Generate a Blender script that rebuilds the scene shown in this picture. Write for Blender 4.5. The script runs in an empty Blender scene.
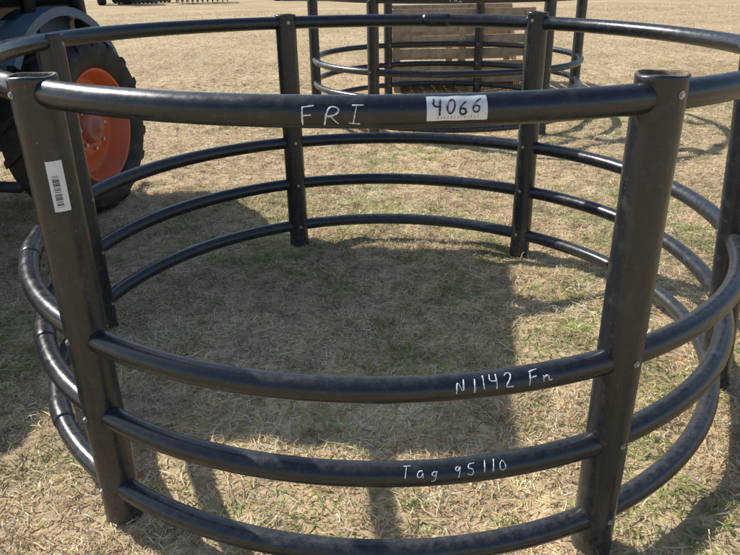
import bpy, bmesh, math, random
import numpy as np
from mathutils import Vector, Matrix
random.seed(7); rng=np.random.default_rng(11)
S=bpy.context.scene
# ------------------------------------------------------------ helpers
def link(o,parent=None):
    S.collection.objects.link(o)
    if parent: o.parent=parent
    return o
def empty(name,loc=(0,0,0),rz=0):
    e=bpy.data.objects.new(name,None); e.location=loc; e.rotation_euler[2]=rz; e.empty_display_size=.1
    return link(e)
def mesh_obj(name,V,F,mat,parent=None,smooth=True):
    me=bpy.data.meshes.new(name); me.from_pydata([tuple(v) for v in V],[],F); me.update()
    if smooth: me.polygons.foreach_set('use_smooth',[True]*len(F))
    me.materials.append(mat)
    return link(bpy.data.objects.new(name,me),parent)
def box(name,c,s,mat,parent=None,bev=.01,rot=(0,0,0)):
    bm=bmesh.new(); bmesh.ops.create_cube(bm,size=1)
    bmesh.ops.scale(bm,vec=s,verts=bm.verts)
    if bev: bmesh.ops.bevel(bm,geom=bm.edges[:],offset=min(bev,min(s)*.45),segments=2,affect='EDGES',profile=.5)
    me=bpy.data.meshes.new(name); bm.to_mesh(me); bm.free(); me.materials.append(mat)
    o=bpy.data.objects.new(name,me); o.location=c; o.rotation_euler=rot
    return link(o,parent)
def tube(pts,r,n=16,closed=False,caps=True,fr=None):
    pts=[Vector(p) for p in pts]; V=[];F=[]; m=len(pts)
    up=Vector((0,0,1)); prev=None
    for i,p in enumerate(pts):
        if closed: t=(pts[(i+1)%m]-pts[i-1]).normalized()
        else: t=(pts[min(i+1,m-1)]-pts[max(i-1,0)]).normalized()
        ref=up if abs(t.dot(up))<.95 else Vector((1,0,0))
        if prev is not None and not closed:
            a=(prev-t*prev.dot(t)).normalized()
        else:
            a=t.cross(ref).normalized()
        prev=a; b=a.cross(t).normalized()
        rr=r[i] if hasattr(r,'__len__') else r
        for k in range(n):
            g=2*math.pi*k/n
            V.append(p+a*math.cos(g)*rr+b*math.sin(g)*rr)
    for i in range(m if closed else m-1):
        j=(i+1)%m
        for k in range(n):
            l=(k+1)%n
            F.append((i*n+k,i*n+l,j*n+l,j*n+k))
    if caps and not closed:
        F.append(tuple(range(n))[::-1]); F.append(tuple((m-1)*n+k for k in range(n)))
    return V,F
def tube_obj(name,pts,r,mat,parent=None,n=16,closed=False):
    V,F=tube(pts,r,n,closed); return mesh_obj(name,V,F,mat,parent)
def lathe(prof,n=64,axis='X'):
    V=[];F=[];m=len(prof)
    for i in range(n):
        a=2*math.pi*i/n
        for (x,r) in prof: V.append((x,r*math.cos(a),r*math.sin(a)))
    for i in range(n):
        j=(i+1)%n
        for k in range(m-1): F.append((i*m+k,j*m+k,j*m+k+1,i*m+k+1))
    return V,F
# value noise
G=rng.random((256,256))
def vn(x,y,s,o=0):
    x=np.asarray(x)/s+o+1000; y=np.asarray(y)/s+o*1.7+1000
    xi=np.floor(x).astype(int); yi=np.floor(y).astype(int); fx=x-xi; fy=y-yi
    fx=fx*fx*(3-2*fx); fy=fy*fy*(3-2*fy)
    g=lambda a,b:G[a%256,b%256]
    return (g(xi,yi)*(1-fx)+g(xi+1,yi)*fx)*(1-fy)+(g(xi,yi+1)*(1-fx)+g(xi+1,yi+1)*fx)*fy
def hgt(x,y):
    return (vn(x,y,.45,3)-.5)*.028+(vn(x,y,.12,9)-.5)*.028
# ------------------------------------------------------------ materials
def mat(name,base,rough=.5,metal=0,spec=.5,noise=None,bump=0,bscale=60,rvar=0,specks=None,dust=None):
    m=bpy.data.materials.new(name); m.use_nodes=True; N=m.node_tree.nodes; L=m.node_tree.links
    b=N['Principled BSDF']; b.inputs['Base Color'].default_value=(*base,1); b.inputs['Roughness'].default_value=rough
    b.inputs['Metallic'].default_value=metal; b.inputs['Specular IOR Level'].default_value=spec
    tc=N.new('ShaderNodeTexCoord'); out=None
    def math_(op,a,c,clamp=False):
        q=N.new('ShaderNodeMath'); q.operation=op; q.use_clamp=clamp
        for i,v in enumerate((a,c)):
            if isinstance(v,(int,float)): q.inputs[i].default_value=v
            else: L.new(v,q.inputs[i])
        return q.outputs[0]
    if noise:
        col2,scale,lo,hi=noise
        t=N.new('ShaderNodeTexNoise'); t.inputs['Scale'].default_value=scale; t.inputs['Detail'].default_value=10; t.inputs['Roughness'].default_value=.7
        L.new(tc.outputs['Object'],t.inputs['Vector'])
        r=N.new('ShaderNodeValToRGB'); r.color_ramp.elements[0].position=lo; r.color_ramp.elements[1].position=hi
        r.color_ramp.elements[0].color=(*base,1); r.color_ramp.elements[1].color=(*col2,1)
        L.new(t.outputs['Fac'],r.inputs['Fac']); out=r.outputs['Color']
        if specks:
            t3=N.new('ShaderNodeTexNoise'); t3.inputs['Scale'].default_value=specks[1]; t3.inputs['Detail'].default_value=3
            L.new(tc.outputs['Object'],t3.inputs['Vector'])
            r3=N.new('ShaderNodeValToRGB'); r3.color_ramp.elements[0].position=specks[2]; r3.color_ramp.elements[1].position=specks[2]+.08
            L.new(t3.outputs['Fac'],r3.inputs['Fac'])
            mx=N.new('ShaderNodeMix'); mx.data_type='RGBA'; L.new(r3.outputs['Color'],mx.inputs['Factor']); L.new(out,mx.inputs['A']); mx.inputs['B'].default_value=(*specks[0],1)
            out=mx.outputs['Result']
        if rvar:
            mr=N.new('ShaderNodeMapRange'); mr.inputs['From Min'].default_value=lo-.1; mr.inputs['From Max'].default_value=hi
            mr.inputs['To Min'].default_value=rough; mr.inputs['To Max'].default_value=rough+rvar
            L.new(t.outputs['Fac'],mr.inputs['Value']); L.new(mr.outputs['Result'],b.inputs['Roughness'])
        if dust:
            ge=N.new('ShaderNodeNewGeometry'); sx=N.new('ShaderNodeSeparateXYZ'); L.new(ge.outputs['Normal'],sx.inputs[0])
            so_=N.new('ShaderNodeSeparateXYZ'); L.new(tc.outputs['Object'],so_.inputs[0])
            t4=N.new('ShaderNodeTexNoise'); t4.inputs['Scale'].default_value=48; t4.inputs['Detail'].default_value=10; t4.inputs['Roughness'].default_value=.8
            L.new(tc.outputs['Object'],t4.inputs['Vector'])
            up=math_('MULTIPLY',math_('SUBTRACT',sx.outputs['Z'],.40,True),.40)
            low=math_('MULTIPLY',math_('SUBTRACT',.22,so_.outputs['Z'],True),2.2)
            pat=math_('MULTIPLY',math_('SUBTRACT',t4.outputs['Fac'],.38,True),3.0,True)
            mp=N.new('ShaderNodeMapping'); mp.inputs['Scale'].default_value=dust[1]
            L.new(tc.outputs['Object'],mp.inputs['Vector'])
            t5=N.new('ShaderNodeTexNoise'); t5.inputs['Scale'].default_value=1; t5.inputs['Detail'].default_value=4; L.new(mp.outputs[0],t5.inputs['Vector'])
            scf=math_('MULTIPLY',math_('SUBTRACT',t5.outputs['Fac'],.60,True),2.0,True)
            fac=math_('MULTIPLY',math_('ADD',math_('ADD',up,low),scf,True),pat,True)
            mx=N.new('ShaderNodeMix'); mx.data_type='RGBA'; L.new(fac,mx.inputs['Factor']); L.new(out,mx.inputs['A']); mx.inputs['B'].default_value=(*dust[0],1)
            out=mx.outputs['Result']
        L.new(out,b.inputs['Base Color'])
    if bump:
        t2=N.new('ShaderNodeTexNoise'); t2.inputs['Scale'].default_value=bscale; t2.inputs['Detail'].default_value=5
        L.new(tc.outputs['Object'],t2.inputs['Vector'])
        bp=N.new('ShaderNodeBump'); bp.inputs['Strength'].default_value=bump; bp.inputs['Distance'].default_value=.01
        L.new(t2.outputs['Fac'],bp.inputs['Height']); L.new(bp.outputs['Normal'],b.inputs['Normal'])
    return m
M_pipe=mat('black_poly_pipe',(.011,.014,.019),.25,spec=.65,noise=((.060,.062,.064),30,.54,.86),bump=.035,bscale=80,rvar=.30,specks=((.16,.15,.12),170,.71),dust=((.20,.19,.165),(18,18,110)))
M_post=mat('black_poly_post',(.014,.017,.022),.27,spec=.65,noise=((.080,.079,.075),24,.53,.86),bump=.045,bscale=70,rvar=.30,specks=((.20,.18,.145),150,.70),dust=((.22,.20,.16),(90,90,5)))
M_rim_dirt=mat('dirty_pipe_end',(.06,.045,.03),.8,noise=((.30,.23,.15),40,.35,.62),bump=.3,bscale=120)
M_bolt=mat('bolt_zinc',(.50,.52,.52),.4,metal=.7,noise=((.3,.28,.25),80,.4,.7))
M_white=mat('paint_marker_white',(.78,.83,.87),.6)
M_label=mat('sticker_white',(.78,.80,.83),.45,noise=((.70,.72,.74),30,.4,.7))
M_ink=mat('ink_black',(.012,.012,.02),.5)
M_tyre=mat('tyre_rubber',(.016,.016,.016),.7,noise=((.07,.062,.052),12,.45,.75),bump=.2,bscale=90)
M_orange=mat('rim_orange',(.70,.12,.025),.4,noise=((.50,.15,.07),9,.40,.72))
M_hub=mat('hub_dusty_red',(.50,.15,.09),.55,noise=((.36,.18,.13),20,.4,.7))
M_blue=mat('tractor_blue_grey',(.10,.16,.23),.32,noise=((.15,.17,.19),8,.5,.8))
M_black=mat('satin_black',(.02,.02,.022),.45,noise=((.05,.048,.045),10,.5,.8))
def glass_mat():
    m=bpy.data.materials.new('cab_glass'); m.use_nodes=True; N=m.node_tree.nodes; L=m.node_tree.links
    N.remove(N['Principled BSDF'])
    t=N.new('ShaderNodeBsdfTransparent'); t.inputs[0].default_value=(.70,.75,.73,1)
    g=N.new('ShaderNodeBsdfGlossy'); g.inputs['Roughness'].default_value=.05
    fr=N.new('ShaderNodeFresnel'); fr.inputs[0].default_value=1.5
    mx=N.new('ShaderNodeMixShader'); L.new(fr.outputs[0],mx.inputs[0]); L.new(t.outputs[0],mx.inputs[1]); L.new(g.outputs[0],mx.inputs[2])
    L.new(mx.outputs[0],N['Material Output'].inputs['Surface']); return m
M_glass=glass_mat()
M_wood=mat('weathered_wood',(.58,.44,.29),.8,noise=((.27,.20,.14),6,.35,.7),bump=.3,bscale=40)
M_red=mat('implement_orange',(.50,.08,.02),.5,noise=((.3,.09,.04),6,.4,.7))
M_grey=mat('implement_grey',(.12,.13,.14),.6,noise=((.2,.19,.18),5,.4,.7))
# ------------------------------------------------------------ ring marks
GL={'F':[[(0,0),(.05,1)],[(.0,1),(.6,1.05)],[(.02,.55),(.45,.55)]],
'R':[[(0,0),(.05,1),(.45,1),(.6,.8),(.4,.55),(.05,.5)],[(.25,.5),(.65,0)]],
'I':[[(0,1),(.6,1)],[(.3,1),(.3,0)],[(0,0),(.65,-.02)]],
'4':[[(.05,1),(.0,.5),(.55,.5)],[(.5,1.0),(.45,0)]],
'0':[[(.3,1),(.05,.75),(.05,.25),(.3,0),(.55,.25),(.55,.75),(.3,1)]],
'6':[[(.5,1),(.15,.7),(.02,.3),(.2,0),(.5,.05),(.55,.35),(.3,.5),(.05,.35)]],
'N':[[(0,0),(.05,1),(.5,0),(.58,1)]],'1':[[(.25,1),(.2,0)]],
'2':[[(.0,.8),(.25,1),(.5,.8),(.35,.4),(.0,0),(.6,.05)]],
'n':[[(0,.5),(.05,0)],[(.05,.35),(.3,.5),(.4,.3),(.4,0),(.6,.1)]],
'T':[[(0,1),(.65,1)],[(.3,1),(.25,0)]],
'a':[[(.5,.5),(.2,.55),(.02,.25),(.2,0),(.45,.2),(.5,.5),(.55,0)]],
'g':[[(.5,.5),(.2,.55),(.05,.3),(.25,.1),(.45,.3),(.5,.5),(.45,-.3),(.15,-.35)]],
'9':[[(.5,.8),(.25,1),(.03,.75),(.2,.5),(.5,.7),(.5,.9),(.4,0)]],
'5':[[(.55,1),(.1,1),(.05,.6),(.4,.6),(.5,.3),(.3,0),(0,.1)]]}
def chaikin(p,n=2):
    for _ in range(n):
        if len(p)<3: return p
        q=[p[0]]
        for a,b in zip(p,p[1:]):
            q+=[(a[0]*.75+b[0]*.25,a[1]*.75+b[1]*.25),(a[0]*.25+b[0]*.75,a[1]*.25+b[1]*.75)]
        q.append(p[-1]); p=q
    return p
def dense(p,step=.08):
    o=[p[0]]
    for a,b in zip(p,p[1:]):
        d=math.dist(a,b); k=max(1,int(d/step))
        for i in range(1,k+1): o.append((a[0]+(b[0]-a[0])*i/k,a[1]+(b[1]-a[1])*i/k))
    return o
RP=.0295
ZS=[1.1506,.5646,.3386,.104]; TL=[.012,.004,.004,.004]
def ctr(R,i,a):
    rr=R+.003*math.sin(2*a+i)+.0015*math.sin(5*a+2*i)
    return Vector((rr*math.sin(a),-rr*math.cos(a),ZS[i]-TL[i]*R*math.sin(a)+.003*math.sin(3*a+i*1.3)))
def ring_pt(R,i,a,phi,r):
    er=Vector((math.sin(a),-math.cos(a),0))
    return ctr(R,i,a)+er*(r*math.cos(phi))+Vector((0,0,r*math.sin(phi)))
def write(name,txt,R,i,x0,size,phi0,parent,m,wid=.0011,lift=.0002,slant=.12,adv=.95,wob=.05):
    VV=[];FF=[];cx=0
    for ch in txt:
        if ch==' ': cx+=.8; continue
        jit=random.uniform(-.10,.10); js=random.uniform(.85,1.12); sl=slant+random.uniform(-.1,.12)
        for st in GL[ch]:
            p=dense(chaikin([(a+random.uniform(-wob,wob),b+random.uniform(-wob,wob)) for a,b in st]))
            P=[]
            for (u,v) in p:
                v=v*js
                xx=x0+(cx+u+sl*v)*size; yy=(v-.5+jit)*size
                P.append(ring_pt(R,i,math.asin(xx/R),phi0+yy/RP,RP+lift))
            w0=wid*random.uniform(.75,1.15)
            V,F=tube(P,[w0*random.uniform(.55,1.25) for _ in P],6)
            o=len(VV); VV+=V; FF+=[tuple(q+o for q in f) for f in F]
        cx+=adv*(.55 if ch in '1' else .85)
    return mesh_obj(name,VV,FF,m,parent)
def feeder(name,loc,rz,R,angs,tilts,marks):
    E=empty(name,loc,rz)
    zs=ZS
    for i,z in enumerate(zs):
        tube_obj('rail_%d'%(i+1),[ctr(R,i,2*math.pi*k/180) for k in range(180)],RP,M_pipe,E,28,True)
        a0=([2.9,-1.25,-1.12,-1.02] if marks==1 else [2.2,-1.25,1.9,2.9])[i]
        P=[ctr(R,i,a0+(k-4)*.014) for k in range(9)]
        tube_obj('coupler_%d'%(i+1),P,[RP+.0005,RP+.003]+[RP+.0035]*5+[RP+.003,RP+.0005],M_pipe,E,28)
    for j,a in enumerate(angs):
        bx,by=R*math.sin(a),-R*math.cos(a)
        tx,ty=tilts[j]
        ro,ri=.0505,.0425; n=48; V=[];F=[]
        H=1.1917
        prof=[(ro+.001,-.01),(ro,.03)]+[(ro+.0004*math.sin(q*2.1+j),q*H/14) for q in range(1,14)]+[(ro,H-.012),(ro+.0012,H-.004),(ro-.0015,H),(ri+.001,H),(ri,H-.003),(ri,H-.25),(ri,.05)]
        kk=len(prof)
        ov=random.uniform(-.02,.02)
        for q in range(n):
            g=2*math.pi*q/n
            for (r,zz) in prof:
                wob=.0014*math.sin(3*g+j) if zz>H-.02 else 0
                V.append((bx+(r*(1+ov))*math.cos(g)+tx*(zz-.6),by+r*(1-ov)*math.sin(g)+ty*(zz-.6),zz+wob))
        Fr=[]
        for q in range(n):
            l=(q+1)%n
            for k in range(kk-1): F.append((q*kk+k,l*kk+k,l*kk+k+1,q*kk+k+1)); Fr.append(1 if k>=kk-5 else 0)
        o=mesh_obj('post_%d'%(j+1),V,F,M_post,E); o.data.materials.append(M_rim_dirt)
        o.data.polygons.foreach_set('material_index',Fr)
        VV=[];FF=[]
        for z in zs:
            for sgn in (1,-1):
                d=Vector((math.sin(a),-math.cos(a),0))*sgn
                c=Vector((bx+tx*(z-.6),by+ty*(z-.6),z+.006))
                V2,F2=tube([c+d*.049,c+d*.0522],.0078,14)
                oo=len(VV); VV+=V2; FF+=[tuple(q+oo for q in f) for f in F2]
                V2,F2=tube([c+d*.0522,c+d*.056],.005,6)
                oo=len(VV); VV+=V2; FF+=[tuple(q+oo for q in f) for f in F2]
        mesh_obj('bolts_%d'%(j+1),VV,FF,M_bolt,E,False)
    if marks==2:
        write('marking','FRI',R,0,-.10,.035,.15,E,M_white,.0026,adv=1.2)
    if marks==1:
        write('marking_1','FRI',R,0,-.133,.033,.02,E,M_white,.0016,adv=1.4)
        write('marking_2','N1142 Fn',R,1,.150,.030,.62,E,M_white,.0016,adv=1.20)
        write('marking_3','Tag 95110',R,2,.04,.026,.72,E,M_white,.0014,adv=1.40)
        V=[];F=[];nx,ny=14,8
        for i in range(nx+1):
            for k in range(ny+1):
                x=.080+.104*i/nx; ph=.33+(k/ny-.5)*.044/RP
                V.append(ring_pt(R,0,math.asin(x/R),ph,RP+.0012+ (.0006*math.sin(i*1.1))))
        for i in range(nx):
            for k in range(ny): 
                q=i*(ny+1)+k; F.append((q,q+ny+1,q+ny+2,q+1))
        mesh_obj('sticker',V,F,M_label,E)
        write('sticker_number','4066',R,0,.090,.024,.38,E,M_ink,.0016,lift=.0022,adv=1.08,wob=.03)
        write('sticker_print','1111111111111',R,0,.098,.004,-.22,E,M_ink,.0004,lift=.0016,adv=2.6)
        bx,by=R*math.sin(angs[0]),-R*math.cos(angs[0])
        base=math.atan2(-2.42-by,0-bx)+.12
        V=[];F=[];n=8
        for i in range(n+1):
            g=base+(i/n-.5)*.034/.0515
            for zz in (.905,1.018): V.append((bx+.0522*math.cos(g)+tilts[0][0]*(zz-.6),by+.0522*math.sin(g)+tilts[0][1]*(zz-.6),zz))
        for i in range(n): F.append((2*i,2*i+2,2*i+3,2*i+1))
        mesh_obj('barcode_tag',V,F,M_label,E)
        VV=[];FF=[]; zz=.915
        rb=random.Random(3)
        while zz<.985:
            h=rb.choice([.0008,.0014,.0022])
            o0=len(VV)
            for i in range(n+1):
                g=base+(-.30+.42*i/n)*.034/.0515
                for z2 in (zz,zz+h): VV.append((bx+.0528*math.cos(g)+tilts[0][0]*(z2-.6),by+.0528*math.sin(g)+tilts[0][1]*(z2-.6),z2))
            for i in range(n): FF.append((o0+2*i,o0+2*i+2,o0+2*i+3,o0+2*i+1))
            zz+=h+rb.choice([.0012,.002,.003])
        mesh_obj('barcode_lines',VV,FF,M_ink,E)
    return E
feeder('hay_ring_feeder',(0,0,0),0,1.2,[-.6535,.4687,1.31,2.4814,-2.7542,-1.70],[(0,0),(0,0),(-.07,0),(.0,0),(0,0),(0,0)],1)
feeder('hay_ring_feeder',(.68,4.85,0),0.0,1.33,[-.58,.62,1.55,2.75,-2.7,-1.5],[(0,0)]*6,2)
# ------------------------------------------------------------ tractor
def wheel(prefix,c,R,W,rimR,E,side,lugs=18,detail=True):
    sx=side
    w=W/2
    prof=[(w*.55,rimR*.97),(w*.80,rimR*1.0),(w*.97,rimR+ (R-rimR)*.35),(w*1.0,rimR+(R-rimR)*.6),(w*.93,R-.045),(w*.80,R-.025),(0,R-.018),(-w*.80,R-.025),(-w*.93,R-.045),(-w,rimR+(R-rimR)*.6),(-w*.97,rimR+(R-rimR)*.35),(-w*.8,rimR),(-w*.55,rimR*.97)]
    V,F=lathe([(x*sx,r) for x,r in prof],72)
    o=mesh_obj(prefix+'_tyre',V,F,M_tyre,E); o.location=c
    VV=[];FF=[]
    for i in range(lugs*2):
        s=1 if i%2 else -1
        a0=2*math.pi*i/(lugs*2); dl=.5*2*math.pi/lugs*1.6
        ns=6; o0=len(VV)
        for k in range(ns+1):
            f=k/ns; x=s*(w*(-.04)+ f*w*1.02); a=a0+f*dl
            rt=R if f<.75 else R-(f-.75)*.14
            rb_=rt-.045
            th=.028/R*(1+.2*f)
            for (aa,rr) in ((a-th*1.1,rb_),(a-th*.7,rt),(a+th*.7,rt),(a+th*1.1,rb_)):
                VV.append((x,rr*math.cos(aa),rr*math.sin(aa)))
        for k in range(ns):
            b=o0+k*4
            for q in range(3): FF.append((b+q,b+q+1,b+q+5,b+q+4))
        FF.append((o0,o0+1,o0+2,o0+3)); e=o0+ns*4; FF.append((e+3,e+2,e+1,e))
    o=mesh_obj(prefix+'_lugs',VV,FF,M_tyre,E,False); o.location=c
    r=rimR
    prof=[(w*.62,r*1.0),(w*.80,r*1.01),(w*.84,r*.985),(w*.80,r*.95),(w*.62,r*.93),(w*.55,r*.88),(w*.30,r*.86),(w*.22,r*.80),(w*.25,r*.60),(w*.42,r*.50),(w*.45,r*.34),(w*.40,r*.30)]
    V,F=lathe([(x*sx,rr) for x,rr in prof],64); o=mesh_obj(prefix+'_rim',V,F,M_orange,E); o.location=c
    prof=[(w*.40,r*.30),(w*.62,r*.28),(w*.66,r*.24),(w*.66,r*.12),(w*.8,r*.10),(w*.82,0.001)]
    V,F=lathe([(x*sx,rr) for x,rr in prof],32); o=mesh_obj(prefix+'_hub',V,F,M_hub,E); o.location=c
    VV=[];FF=[]
    for i in range(8):
        a=2*math.pi*i/8; c2=Vector((0,r*.40*math.cos(a),r*.40*math.sin(a)))
        V2,F2=tube([c2+Vector((w*.40*sx,0,0)),c2+Vector(((w*.45+.018)*sx,0,0))],.013,6)
        oo=len(VV); VV+=V2; FF+=[tuple(q+oo for q in f) for f in F2]
    o=mesh_obj(prefix+'_nuts',VV,FF,M_bolt,E,False); o.location=c
def fender(name,c,R,x0,x1,a0,a1,mat_,E):
    V=[];F=[];n=20
    for i in range(n+1):
        a=a0+(a1-a0)*i/n
        for (x,r) in ((x0,R),(x1,R),(x1+.0,R-.05),(x1-.012,R-.05),(x1-.012,R-.012),(x0,R-.012)):
            V.append((x,r*math.cos(a),r*math.sin(a)))
    for i in range(n):
        for k in range(6):
            l=(k+1)%6; F.append((i*6+k,i*6+l,(i+1)*6+l,(i+1)*6+k))
    F.append(tuple(range(6))); F.append(tuple(n*6+k for k in range(6))[::-1])
    o=mesh_obj(name,V,F,mat_,E,False); o.location=c
def tractor(loc,rz):
    E=empty('tractor',loc,rz)
    for s,n in ((1,'r'),(-1,'l')):
        wheel('rear_'+n,(s*.62,0,.53),.53,.40,.345,E,s)
        wheel('front_'+n,(s*.52,-1.75,.34),.34,.24,.20,E,s,14)
        fender('fender_'+n,(0,0,.58),.64,s*.40,s*.66,-.05,math.pi*.80,M_blue,E)
        tube_obj('axle_end_'+n,[(s*.3,0,.53),(s*.6,0,.53)],.09,M_black,E)
        tube_obj('step_'+n,[(s*.45,-.72,.35),(s*.68,-.72,.35)],.03,M_black,E)
        for (y,z) in ((.35,2.1),(-.75,2.1)):
            tube_obj('cab_post_%s_%d'%(n,int(y*100)),[(s*.56,y,1.05),(s*.53,y*.93,2.12)],.045,M_black,E,10)
        tube_obj('cab_door_post_'+n,[(s*.56,-.15,1.05),(s*.54,-.12,2.12)],.035,M_black,E,10)
        box('cab_side_glass_'+n,(s*.545,-.2,1.62),(.008,.98,.9),M_glass,E,0)
        box('cab_side_panel_'+n,(s*.44,-.2,1.08),(.10,1.1,.50),M_blue,E,.03)
        tube_obj('lower_link_'+n,[(s*.2,.1,.45),(s*.33,.75,.35)],.025,M_black,E,10)
        box('headlight_'+n,(s*.2,-2.34,1.12),(.16,.03,.09),M_label,E,.01)
        box('mirror_'+n,(s*.78,-.80,1.75),(.16,.04,.26),M_black,E,.02)
        tube_obj('mirror_arm_'+n,[(s*.55,-.74,1.95),(s*.78,-.78,1.88)],.012,M_black,E,8)
    box('chassis',(0,-.8,.55),(.34,2.4,.34),M_black,E,.04)
    box('hood',(0,-1.55,1.06),(.60,1.55,.52),M_blue,E,.11)
    box('hood_grille',(0,-2.335,.98),(.42,.03,.34),M_black,E,.01)
    box('front_axle',(0,-1.75,.36),(.86,.12,.14),M_black,E,.03)
    box('front_weight',(0,-2.45,.55),(.5,.2,.26),M_black,E,.04)
    box('cab_floor',(0,-.2,.80),(.78,1.15,.12),M_black,E,.03)
    box('cab_roof',(0,-.18,2.24),(1.40,1.65,.22),M_blue,E,.07)
    box('cab_rear_glass',(0,.36,1.6),(.98,.008,.95),M_glass,E,0)
    box('cab_windscreen',(0,-.74,1.6),(.98,.008,.95),M_glass,E,0)
    box('dashboard',(0,-.58,1.22),(.7,.22,.4),M_black,E,.05)
    box('seat_base',(0,0,1.0),(.5,.5,.28),M_black,E,.05)
    box('seat_back',(0,.2,1.42),(.5,.14,.75),M_black,E,.05)
    tube_obj('exhaust',[(.34,-1.1,1.1),(.34,-1.1,1.9)],.03,M_black,E,12)
    tube_obj('top_link',[(0,.1,.85),(0,.75,.7)],.022,M_black,E,10)
    return E
tractor((-2.49,1.90,0),math.radians(-9))
t2=tractor((-13.5,35,0),math.radians(200))
tractor((-5.2,37,0),math.radians(80))
# ------------------------------------------------------------ wooden crate
E=empty('wooden_crate',(.98,6.75,0),math.radians(2))
Wd,Dp,Hc=1.72,1.1,.92
for s in (-1,1):
    for zi in range(6):
        box('slat_%d_%d'%(s,zi),(0,s*Dp/2,.16+zi*.148),(Wd+random.uniform(-.02,.02),.022,.105),M_wood,E,.004,(0,random.uniform(-.006,.006),0))
        box('side_slat_%d_%d'%(s,zi),(s*(Wd/2-.035),0,.16+zi*.148),(.022,Dp-.03,.105),M_wood,E,.004)
    for xi in (-1,0,1):
        box('upright_%d_%d'%(s,xi),(xi*(Wd/2-.07),s*(Dp/2+.024),.50),(.09,.024,.86),M_wood,E,.004)
for xi in (-1,0,1):
    box('runner_%d'%xi,(xi*(Wd/2-.08),0,.05),(.09,Dp,.09),M_wood,E,.006)
for k in range(9):
    box('deck_%d'%k,(0,-Dp/2+.09+k*.115,.108),(Wd-.1,.095,.02),M_wood,E,.004)
# ------------------------------------------------------------ distant equipment
def trailer(loc,rz,m):
    E=empty('flatbed_trailer',loc,rz)
    box('deck',(0,0,.75),(5.2,2.1,.12),m,E,.02)
    for s in (-1,1):
        box('side_rail_%d'%s,(0,s*1.07,.72),(5.2,.06,.16),m,E,.01)
        for x in (-.55,.55):
            V,F=lathe([(-.1,.2),(-.11,.33),(-.08,.38),(.08,.38),(.11,.33),(.1,.2)],24)
            V=[(v[1],v[0],v[2]) for v in V]
            o=mesh_obj('tyre_%d_%d'%(s,int(x*10)),V,F,M_tyre,E); o.location=(x,s*1.2,.38)
            V,F=lathe([(-.06,.2),(-.03,.1),(-.05,.001)],20); V=[(v[1],v[0]*(-s),v[2]) for v in V]
            o=mesh_obj('rim_%d_%d'%(s,int(x*10)),V,F,M_grey,E); o.location=(x,s*1.22,.38)
        tube_obj('tongue_%d'%s,[(2.6,s*.8,.7),(4.0,0,.55)],.05,m,E,8)
    tube_obj('axle',[(-.55,-1.2,.38),(-.55,1.2,.38)],.05,M_black,E,8)
    tube_obj('jack',[(3.9,0,.05),(3.9,0,.9)],.04,M_black,E,8)
trailer((3.5,38,0),.1,M_grey); trailer((12.5,40,0),-.15,M_black)
def harrow(loc,rz,m):
    E=empty('disc_harrow',loc,rz)
    for y in (-.6,.6):
        box('beam_%d'%int(y*10),(0,y,.7),(2.6,.12,.12),m,E,.02)
        tube_obj('gang_%d'%int(y*10),[(-1.3,y,.28),(1.3,y,.28)],.03,M_black,E,8)
        for i in range(11):
            V,F=lathe([(-.03,.001),(0,.15),(.05,.28),(.055,.28),(.0,.001)],20)
            o=mesh_obj('disc_%d_%d'%(int(y*10),i),V,F,M_grey,E); o.location=(-1.25+i*.25,y,.28)
        for x in (-1,1): box('hanger_%d_%d'%(x,int(y*10)),(x,y,.48),(.05,.05,.42),m,E,.01)
    for x in (-1.1,0,1.1): box('cross_%d'%int(x*10),(x,0,.78),(.1,1.3,.1),m,E,.02)
    tube_obj('mast',[(-.4,-.6,.75),(0,-.7,1.4),(.4,-.6,.75)],.04,m,E,8)
harrow((-9.0,35,0),.2,M_red); harrow((-12.6,36.5,0),-.3,M_grey); harrow((-1.0,37,0),.1,M_grey); 
harrow((-17.8,35,0),.1,M_red)
# ------------------------------------------------------------ ground
def ground_mat():
    m=bpy.data.materials.new('dry_pasture'); m.use_nodes=True; N=m.node_tree.nodes; L=m.node_tree.links
    b=N['Principled BSDF']; b.inputs['Roughness'].default_value=.95; b.inputs['Specular IOR Level'].default_value=.1
    tc=N.new('ShaderNodeTexCoord')
    def nz(s,d=6,r=.6):
        t=N.new('ShaderNodeTexNoise'); t.inputs['Scale'].default_value=s; t.inputs['Detail'].default_value=d; t.inputs['Roughness'].default_value=r
        L.new(tc.outputs['Object'],t.inputs['Vector']); return t
    a=nz(14,10,.75)
    r=N.new('ShaderNodeValToRGB'); r.color_ramp.elements[0].position=.34; r.color_ramp.elements[1].position=.62
    r.color_ramp.elements[0].color=(.17,.12,.065,1); r.color_ramp.elements[1].color=(.70,.53,.31,1)
    L.new(a.outputs['Fac'],r.inputs['Fac'])
    c=nz(.5,5,.6)
    r2=N.new('ShaderNodeValToRGB'); r2.color_ramp.elements[0].position=.40; r2.color_ramp.elements[1].position=.70
    r2.color_ramp.elements[0].color=(0,0,0,1); r2.color_ramp.elements[1].color=(.6,.6,.6,1)
    L.new(c.outputs['Fac'],r2.inputs['Fac'])
    mx=N.new('ShaderNodeMix'); mx.data_type='RGBA'
    L.new(r2.outputs['Color'],mx.inputs['Factor']); L.new(r.outputs['Color'],mx.inputs['A']); mx.inputs['B'].default_value=(.76,.58,.36,1)
    L.new(mx.outputs['Result'],b.inputs['Base Color'])
    bp=N.new('ShaderNodeBump'); bp.inputs['Strength'].default_value=.4; bp.inputs['Distance'].default_value=.02
    L.new(a.outputs['Fac'],bp.inputs['Height']); L.new(bp.outputs['Normal'],b.inputs['Normal'])
    return m
MG=ground_mat()
ax=np.concatenate([[-400,-150,-60,-25,-12],np.linspace(-6,6,321),[12,25,60,150,400]])
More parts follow.
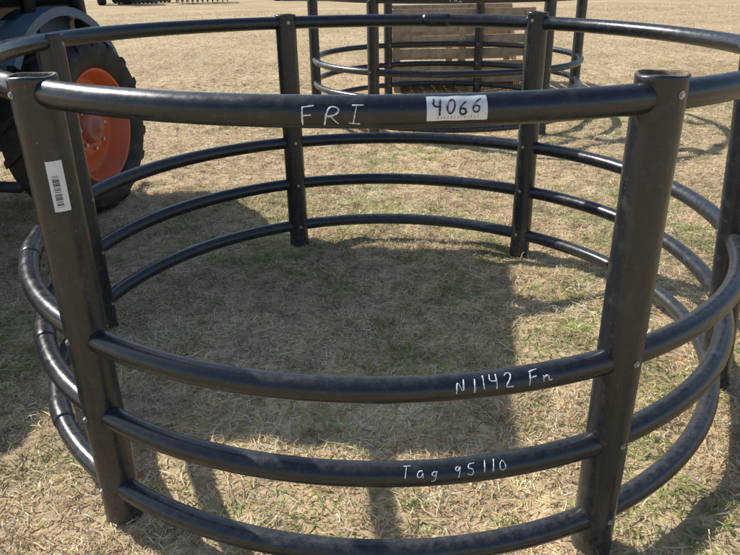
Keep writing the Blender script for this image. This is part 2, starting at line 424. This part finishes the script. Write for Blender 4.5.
ay=np.concatenate([[-400,-100,-30,-8],np.linspace(-4,9,345),[14,25,60,150,400]])
X,Y=np.meshgrid(ax,ay); inn=(np.abs(X)<=6)&(Y>=-4)&(Y<=9)
Z=np.where(inn,hgt(X,Y),0)
nx=len(ax); V=np.stack([X.ravel(),Y.ravel(),Z.ravel()],1)
F=[(j*nx+i,j*nx+i+1,(j+1)*nx+i+1,(j+1)*nx+i) for j in range(len(ay)-1) for i in range(nx-1)]
mesh_obj('ground',V,F,MG)
# ------------------------------------------------------------ grass
def grass():
    bands=[(-2.6,2.6,-1.9,2.2,260000,1.0,0),(-4.2,4.2,2.2,6,130000,1.3,0),(-7,7,6,12,90000,2.0,0),(-14,14,12,26,70000,3.6,0),
           (-2.6,2.6,-1.9,2.2,900,1.0,1),(-4.2,4.2,2.2,7,900,1.2,1)]
    Vs=[];Cs=[]
    for (x0,x1,y0,y1,n,sc,tuft) in bands:
        x=rng.uniform(x0,x1,n); y=rng.uniform(y0,y1,n)
        if tuft:
            lu=vn(x,y,.5,60); k=rng.random(n)<np.clip((lu-.3)*2.2,0,1); x=x[k];y=y[k]
            nb_=30; size=np.repeat(rng.uniform(.010,.032,len(x)),nb_); tg=np.repeat(rng.random(len(x)),nb_)
            x=np.repeat(x,nb_)+rng.normal(0,1,len(x)*nb_)*size; y=np.repeat(y,nb_)+rng.normal(0,1,len(y)*nb_)*size
        lush=vn(x,y,.30,5)*.4+vn(x,y,.08,2)*.6
        if not tuft:
            keep=rng.random(len(x))<(.26+1.05*lush); x=x[keep];y=y[keep];lush=lush[keep]
        n=len(x)
        th=rng.uniform(0,2*math.pi,n)+ 1.5*(vn(x,y,.25,8)-.5)
        if tuft:
            L=rng.uniform(.018,.050,n); up=np.ones(n,bool)
        else:
            L=rng.gamma(2.8,.0095,n)*sc**.6+.009; up=rng.random(n)<(.06+.25*lush)
        el=np.where(up,rng.uniform(.4,1.25,n),rng.uniform(-.05,.25,n))
        if not tuft: L=np.where(up,L*.75,L)
        w=rng.uniform(.0008,.0023,n)*sc**.95
        curl=rng.normal(0,.8,n); droop=np.where(up,rng.uniform(.2,1.2,n),rng.uniform(.0,.5,n))
        roll=rng.uniform(-.7,.7,n)
        z=np.where((np.abs(x)<6)&(y<9),hgt(x,y),0)+(rng.uniform(0,.016,n)*lush*sc**.3 if not tuft else 0)+.001
        P=np.stack([x,y,z],1)
        pts=[P]
        for k in range(2):
            t2=th+curl*(k*.5); e2=el-droop*k*1.0
            d=np.stack([np.cos(t2)*np.cos(e2),np.sin(t2)*np.cos(e2),np.sin(e2)],1)
            P=P+d*(L*.5)[:,None]; 
            P[:,2]=np.maximum(P[:,2],np.where((np.abs(x)<6)&(y<9),hgt(P[:,0],P[:,1]),0)+.001); pts.append(P)
        sd=np.stack([-np.sin(th)*np.cos(roll),np.cos(th)*np.cos(roll),np.sin(roll)],1)
        vv=[]
        for k,f in enumerate((1,.85,.25)):
            vv+= [pts[k]-sd*(w*f)[:,None],pts[k]+sd*(w*f)[:,None]]
        vv=np.stack(vv,1)
        straw=np.array([.80,.61,.35]); pale=np.array([.88,.76,.53]); brown=np.array([.34,.23,.12]); grey=np.array([.56,.47,.35]); green=np.array([.29,.36,.10])
        u=rng.random(n)[:,None]
        c=np.where(u<.50,straw,np.where(u<.73,pale,np.where(u<.86,brown,grey)))
        g=vn(x,y,.8,20)*.5+vn(x,y,.20,31)*.5
        boost=np.exp(-(((x-.3)/.9)**2+((y-.7)/.6)**2))*.20-np.where(y<-.7,.07,0)
        pg=np.clip((g+boost-.53)*3.0,0.02,.70)
        if tuft: pg=np.where(tg<.35,.75,.10)
        if y0>5: pg=pg*.25
        c=np.where((rng.random(n)<pg)[:,None],green*rng.uniform(.7,1.45,(n,1)),c)
        c=c*rng.uniform(.78,1.2,(n,1))*(.80+.45*vn(x,y,.5,40))[:,None]*(.68+.60*vn(x,y,.07,50))[:,None]
        c=np.clip(c,0,.88)
        Vs.append(vv.reshape(-1,3)); Cs.append(np.repeat(c,6,axis=0))
    V=np.concatenate(Vs); C=np.concatenate(Cs); nb=len(V)//6
    base=(np.arange(nb)*6)[:,None]
    q=np.concatenate([base+np.array([[0,1,3,2]]),base+np.array([[2,3,5,4]])],1).reshape(-1)
    nf=nb*2
    me=bpy.data.meshes.new('dry_grass')
    me.vertices.add(len(V)); me.vertices.foreach_set('co',V.astype(np.float32).ravel())
    me.loops.add(nf*4); me.loops.foreach_set('vertex_index',q.astype(np.int32))
    me.polygons.add(nf); me.polygons.foreach_set('loop_start',(np.arange(nf)*4).astype(np.int32))
    try: me.polygons.foreach_set('loop_total',np.full(nf,4,dtype=np.int32))
    except Exception: pass
    me.update(calc_edges=True)
    at=me.color_attributes.new('Col','FLOAT_COLOR','POINT')
    at.data.foreach_set('color',np.concatenate([C,np.ones((len(C),1))],1).astype(np.float32).ravel())
    m=bpy.data.materials.new('dry_grass_blades'); m.use_nodes=True; N=m.node_tree.nodes; L=m.node_tree.links
    b=N['Principled BSDF']; b.inputs['Roughness'].default_value=.55; b.inputs['Specular IOR Level'].default_value=.35
    a=N.new('ShaderNodeAttribute'); a.attribute_name='Col'; L.new(a.outputs['Color'],b.inputs['Base Color'])
    tr=N.new('ShaderNodeBsdfTranslucent'); L.new(a.outputs['Color'],tr.inputs['Color'])
    mx=N.new('ShaderNodeMixShader'); mx.inputs[0].default_value=.22
    L.new(b.outputs[0],mx.inputs[1]); L.new(tr.outputs[0],mx.inputs[2]); L.new(mx.outputs[0],N['Material Output'].inputs['Surface'])
    me.materials.append(m)
    link(bpy.data.objects.new('dry_grass',me))
grass()
# ------------------------------------------------------------ tree line on the horizon
def treeline():
    n=26000
    x=rng.uniform(-170,170,n); top=5+5*vn(x,x*0,9,1)+3*vn(x,x*0,3,4)
    z=rng.uniform(0,1,n)**.8*top; y=95+rng.uniform(-4,4,n)
    s=rng.uniform(.25,.7,n); d=rng.normal(0,1,(n,3)); d/=np.linalg.norm(d,axis=1)[:,None]
    e=np.cross(d,rng.normal(0,1,(n,3))); e/=np.linalg.norm(e,axis=1)[:,None]
    c=np.stack([x,y,z],1); V=np.stack([c-d*s[:,None],c-e*s[:,None]*.6,c+d*s[:,None],c+e*s[:,None]*.6],1).reshape(-1,3)
    F=[(4*i,4*i+1,4*i+2,4*i+3) for i in range(n)]
    mesh_obj('tree_line',V,F,mat('distant_foliage',(.05,.06,.03),.8,noise=((.12,.09,.05),.3,.4,.6)),None,False)
treeline()
# ------------------------------------------------------------ light
az=Vector((-.83,.557)).normalized(); el=math.radians(39)
d=Vector((az.x*math.cos(el),az.y*math.cos(el),math.sin(el)))
sun=bpy.data.lights.new('sun','SUN'); sun.energy=5.0; sun.angle=math.radians(.5); sun.color=(1,.97,.91)
so=link(bpy.data.objects.new('sun',sun)); so.rotation_euler=(-d).to_track_quat('-Z','Y').to_euler(); so.location=(0,0,20)
w=bpy.data.worlds.new('World'); S.world=w; w.use_nodes=True
sk=w.node_tree.nodes.new('ShaderNodeTexSky'); sk.sky_type='NISHITA'; sk.sun_disc=False
sk.sun_elevation=el; sk.sun_rotation=math.atan2(az.x,az.y)
bg=w.node_tree.nodes['Background']; bg.inputs['Strength'].default_value=.14
w.node_tree.links.new(sk.outputs[0],bg.inputs['Color'])
S.view_settings.view_transform='Standard'; S.view_settings.look='None'; S.view_settings.exposure=0
# ------------------------------------------------------------ camera
f,pitch,roll,yaw,H,D=680.43,.4239,-.019,-.0183,1.3792,2.4216
c,s=math.cos(yaw),math.sin(yaw); cp,sp=math.cos(pitch),math.sin(pitch); cr,sr=math.cos(roll),math.sin(roll)
r=Vector((c,-s,0)); fw=Vector((s*cp,c*cp,-sp)); u=Vector((s*sp,c*sp,cp))
r2=r*cr+u*sr; u2=u*cr-r*sr
Mx=Matrix((r2,u2,-fw)).transposed().to_4x4(); Mx.translation=(0,-D,H)
cam=bpy.data.cameras.new('camera'); cam.sensor_width=36; cam.lens=f/740*36; cam.clip_end=1500; cam.clip_start=.02
co=link(bpy.data.objects.new('camera',cam)); co.matrix_world=Mx
S.camera=co
